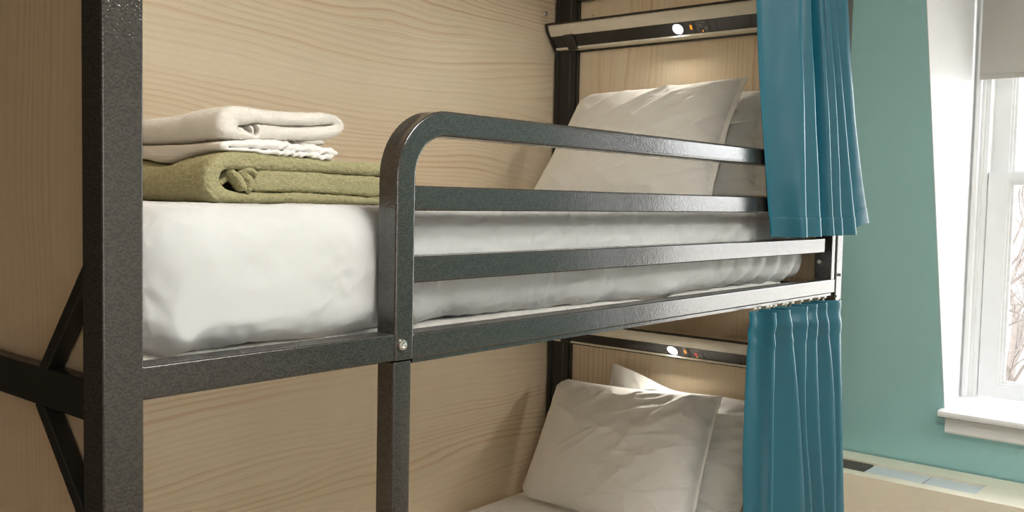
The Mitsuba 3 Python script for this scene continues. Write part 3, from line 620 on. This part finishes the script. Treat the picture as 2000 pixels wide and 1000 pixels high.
# ---------------------------------------------------------------- curtains
def curtain(levels, zs, hem, seed, ztop, zbot, nz=120, rip=.0016, band=None):
    """levels: control polylines (x, y) at three heights zs (top, mid, bottom); the cloth runs through them"""
    # each ridge gets a rounded shoulder on its window side
    ridge = [i for i in range(1, len(levels[0]) - 1) if levels[0][i][1] < -.022 and levels[0][i][1] <= min(levels[0][i-1][1], levels[0][i+1][1])]
    L = []
    for l in levels:
        o = []
        for i, (x, y) in enumerate(l):
            o.append((x, y))
            if i in ridge:
                nx = l[i + 1][0]; g = min(.015, .5 * (l[min(i + 2, len(l) - 1)][0] - x)); o.append((x + g, y + .38 * g))
            elif i - 1 in ridge:
                o[-1] = (max(x, o[-2][0] + .007), y)
        for i in range(1, len(o)):
            if o[i][0] <= o[i-1][0] + .002: o[i] = (o[i-1][0] + .003, o[i][1])
        L.append(np.asarray(o, float))
    n = 520; S = []
    for l in L:
        d = np.r_[0, np.cumsum(np.linalg.norm(np.diff(l, axis=0), axis=1) ** .6)]; d /= d[-1]
        S.append((d, l))
    d = np.mean([s[0] for s in S], 0); tt = np.linspace(0, 1, n); C = [CubicSpline(d, l, bc_type='natural')(tt) for l in L]
    z = np.linspace(ztop, zbot, nz); P = np.zeros((n, nz, 3)); A = CubicSpline(-np.array(zs), np.stack(C), axis=0, bc_type='natural')
    for j, zz in enumerate(z):
        P[:, j, :2] = A(-np.clip(zz, zs[-1] - .4, zs[0] + .5)); P[:, j, 2] = zz
    lift = hem(P[:, -1, 0]); P[..., 2] += lift[:, None] * np.linspace(0, 1, nz)[None] ** 3
    q = np.stack([P[..., 0] * 10, P[..., 1] * 14, P[..., 2] * 5], -1)
    P[..., 1] += rip * 3 * (meshkit.fbm(q, 3, seed) - .5); P[..., 0] += rip * 2.0 * (meshkit.fbm(q * 1.6, 2, seed + 3) - .5)
    if band is not None: P = band(P)
    m0 = M(P.reshape(-1, 3), grid_faces(n, nz)); nn = m0.vertex_normals; back = P.reshape(-1, 3) + nn * .0009
    r = np.array([i*nz for i in range(n)] + [(n-1)*nz + j for j in range(1, nz)] + [i*nz + nz - 1 for i in range(n-2, -1, -1)] + [j for j in range(nz-2, 0, -1)]); r2 = np.roll(r, -1); N = n * nz
    m = M(np.vstack([P.reshape(-1, 3), back]), np.vstack([grid_faces(n, nz, 0, True), grid_faces(n, nz, N), np.c_[r, r2, r2+N], np.c_[r, r2+N, r+N]]))
    if m.volume < 0: m.invert()
    return m, P
R, V = -.064, -.022
up_top = [(1.500, -.012), (1.512, -.014), (1.545, -.040), (1.586, -.076), (1.604, -.030), (1.640, -.074), (1.652, -.020), (1.690, -.006), (1.722, -.012), (1.737, R), (1.752, V), (1.776, R), (1.792, V), (1.816, R), (1.836, V + .004), (1.872, -.056), (1.902, R), (1.925, V)]
up_mid = [(1.530, -.012), (1.542, -.014), (1.575, -.040), (1.615, -.076), (1.636, -.030), (1.680, -.074), (1.694, -.020), (1.738, -.006), (1.766, -.012), (1.781, R), (1.798, V), (1.830, R), (1.848, V), (1.880, R), (1.900, V + .004), (1.936, -.046), (1.966, R + .004), (1.985, V)]
up_bot = [(1.618, -.012), (1.626, -.014), (1.648, -.040), (1.666, -.076), (1.692, -.030), (1.754, -.074), (1.772, -.022), (1.812, -.008), (1.838, -.014), (1.860, R), (1.880, V), (1.914, R), (1.935, V), (2.008, R), (2.018, V + .004), (2.073, -.040), (2.120, -.058), (2.135, V)]
thing('curtain', 'shiny teal blue bunk curtain drawn back beside the upper bunk', 'curtain')
m, P = curtain([up_top, up_mid, up_bot], (2.07, 1.88, 1.525), lambda x: .030 * np.clip((x - 2.02) / .09, 0, 1) - .0025, 81, 2.448, 1.525, 140)
add('curtain__cloth', m, 'satin', True)
def hem_band(P, j, off):
    """the doubled hem: a thin second layer over the cloth's foot with its seam edge"""
    Q = P[:, j:]; n, k = Q.shape[:2]; m0 = M(Q.reshape(-1, 3), grid_faces(n, k)); nn = m0.vertex_normals
    sgn = -1 if (nn[:, 1].mean() > 0) else 1
    A = Q.reshape(-1, 3) + nn * sgn * off
    r = np.arange(n) * k; r2 = r[1:]; r = r[:-1]; N = n * k
    return M(np.vstack([A, Q.reshape(-1, 3)]), np.vstack([grid_faces(n, k, 0, sgn > 0), np.c_[r, r + N, r2 + N], np.c_[r, r2 + N, r2]]))
add('curtain__hem', hem_band(P, 132, .0011), 'satin', True)
thing('curtain_001', 'shiny teal blue bunk curtain hanging from its track beside the lower bunk', 'curtain')
r_, v_ = -.030, .022
lo_top = [(1.562, .010), (1.572, .008), (1.585, -.015), (1.588, -.042), (1.618, v_), (1.650, .014), (1.690, r_ - .006), (1.710, v_), (1.740, .012), (1.783, r_ - .004), (1.800, v_), (1.826, .010), (1.858, r_), (1.874, v_), (1.897, .008), (1.926, r_), (1.942, v_), (1.975, -.004), (2.020, r_), (2.048, -.016)]
lo_mid = [(1.560, .010), (1.570, .006), (1.588, -.018), (1.594, -.044), (1.634, v_), (1.686, .014), (1.758, r_ - .006), (1.776, v_), (1.788, .012), (1.806, r_ - .002), (1.822, v_), (1.848, .008), (1.890, r_), (1.906, v_), (1.944, .006), (1.994, r_), (2.008, .004), (2.03, -.016), (2.052, r_), (2.078, -.016)]
lo_bot = [(1.574, .010), (1.582, .006), (1.598, -.020), (1.604, -.046), (1.650, v_), (1.716, .010), (1.812, r_ - .006), (1.830, v_), (1.846, .006), (1.876, r_), (1.896, v_), (1.918, .006), (1.952, r_), (1.968, v_), (2.00, .002), (2.038, r_), (2.050, -.006), (2.07, -.020), (2.095, r_), (2.115, -.016)]
def heading(P):
    """gathered heading tape: ripples and a stitched edge near the top"""
    k = np.clip((P[..., 2] - 1.27) / .03, 0, 1) * np.clip((1.345 - P[..., 2]) / .02, 0, 1)
    P[..., 1] -= .0022 * k * np.sin(P[..., 2] * 95 + P[..., 0] * 9); P[..., 0] += .0016 * k * np.sin(P[..., 2] * 80 + 1.0)
    tape = np.clip((P[..., 2] - 1.262) / .004, 0, 1); P[..., 1] -= .0022 * tape
    return P
m, P = curtain([lo_top, lo_mid, lo_bot], (1.30, 1.09, .82), lambda x: 0 * x, 87, 1.3475, .40, 150, .0016, heading)
P2 = P
add('curtain_001__cloth', m, 'satin', True)
for k, x in enumerate((1.590, 1.612, 1.655, 1.675, 1.70, 1.745, 1.765, 1.80, 1.855, 1.91, 1.965, 2.005)):
    y = .012
    add('curtain_001__glider', cat([rbox(x - .008, x + .008, y - .006, y + .006, 1.349, 1.3590, .002), rbox(x - .003, x + .003, y - .002, y + .002, 1.336, 1.353, .001), rbox(x - .005, x + .005, y - .008, y - .002, 1.332, 1.342, .002)]), 'carrier')

# ---------------------------------------------------------------- ceiling lamp of the room
th = np.arange(48) * 2 * np.pi / 48
for nm, lx, ly, lb in (('ceiling_lamp', .40, -.85, 'round white ceiling lamp nearer the bunk'), ('ceiling_lamp_001', 1.35, -1.75, 'round white ceiling lamp nearer the window')):
    thing(nm, lb, 'lamp')
    prof = [(.36, zt), (.37, zt - .02), (.365, zt - .05), (.35, zt - .055)]
    add(nm + '__rim', loft([np.c_[lx + r * np.cos(th), ly + r * np.sin(th), np.full(48, z)] for r, z in prof]), 'trim_white')
    dm = loft([np.c_[lx + r * np.cos(th), ly + r * np.sin(th), np.full(48, z)] for r, z in [(.348, zt - .056), (.34, zt - .068), (.25, zt - .085), (.02, zt - .092)]])
    if dm.volume < 0: dm.invert()
    add(nm + '__diffuser', dm, 'trim_white', emitter={'type': 'area', 'radiance': rgb(*CEILING_LAMP), 'sampling_weight': 1.2})

# ---------------------------------------------------------------- outside: bare trees on pale ground
struct('ground', bx(-60, 90, -60, 60, -3.4, -3.2), 'ground_pale')
def tree(name, label, base, h, seed, depth=5):
    r = random.Random(seed); V, Fc = [], []
    def limb(p, d, L, rad, lev):
        n = 4 if lev < 2 else 3; seg = 4; pts = [np.array(p)]; dd = np.array(d, float)
        for _ in range(seg):
            dd = dd + np.array([r.gauss(0, .16), r.gauss(0, .16), r.gauss(0.02, .12)]); dd /= np.linalg.norm(dd); pts.append(pts[-1] + dd * L / seg)
        a = np.cross(dd, [.3, .1, 1.0]); a /= np.linalg.norm(a); b = np.cross(dd, a); o = len(V)
        for i, q in enumerate(pts):
            rr = rad * (1 - .6 * i / seg)
            for k in range(n):
                t = 2 * math.pi * k / n; V.append(q + rr * (math.cos(t) * a + math.sin(t) * b))
        for i in range(seg):
            for k in range(n):
                A, B_, C_, D_ = o+i*n+k, o+i*n+(k+1) % n, o+(i+1)*n+(k+1) % n, o+(i+1)*n+k; Fc.extend([(A, B_, C_), (A, C_, D_)])
        if lev < depth:
            for _ in range(3 if lev < 4 else 4):
                t = r.uniform(.3, 1.0); i = min(int(t * seg), seg - 1); q = pts[i] + (pts[i+1] - pts[i]) * (t * seg - i)
                nd = dd + np.array([r.gauss(0, .75), r.gauss(0, .75), r.gauss(.1, .5)]); nd /= np.linalg.norm(nd); limb(q, nd, L * r.uniform(.5, .78), rad * .5, lev + 1)
    limb(base, (0, 0, 1), h, .11, 0)
    thing(name, label, 'tree', 'bare trees outside the window'); add(name + '__trunk', M(V, Fc), 'bark', True)
for i, (x, y, h) in enumerate(((8.0, 1.1, 3.1), (12.5, 1.7, 3.4), (19.0, 3.2, 3.6), (10.2, 1.9, 3.3), (15.5, 3.0, 3.5))):
    tree('tree' if i == 0 else f'tree_{i:03d}', 'bare grey-brown tree outside, its twigs crossing the window panes', (x, y, -3.25), h, 100 + i, 6)
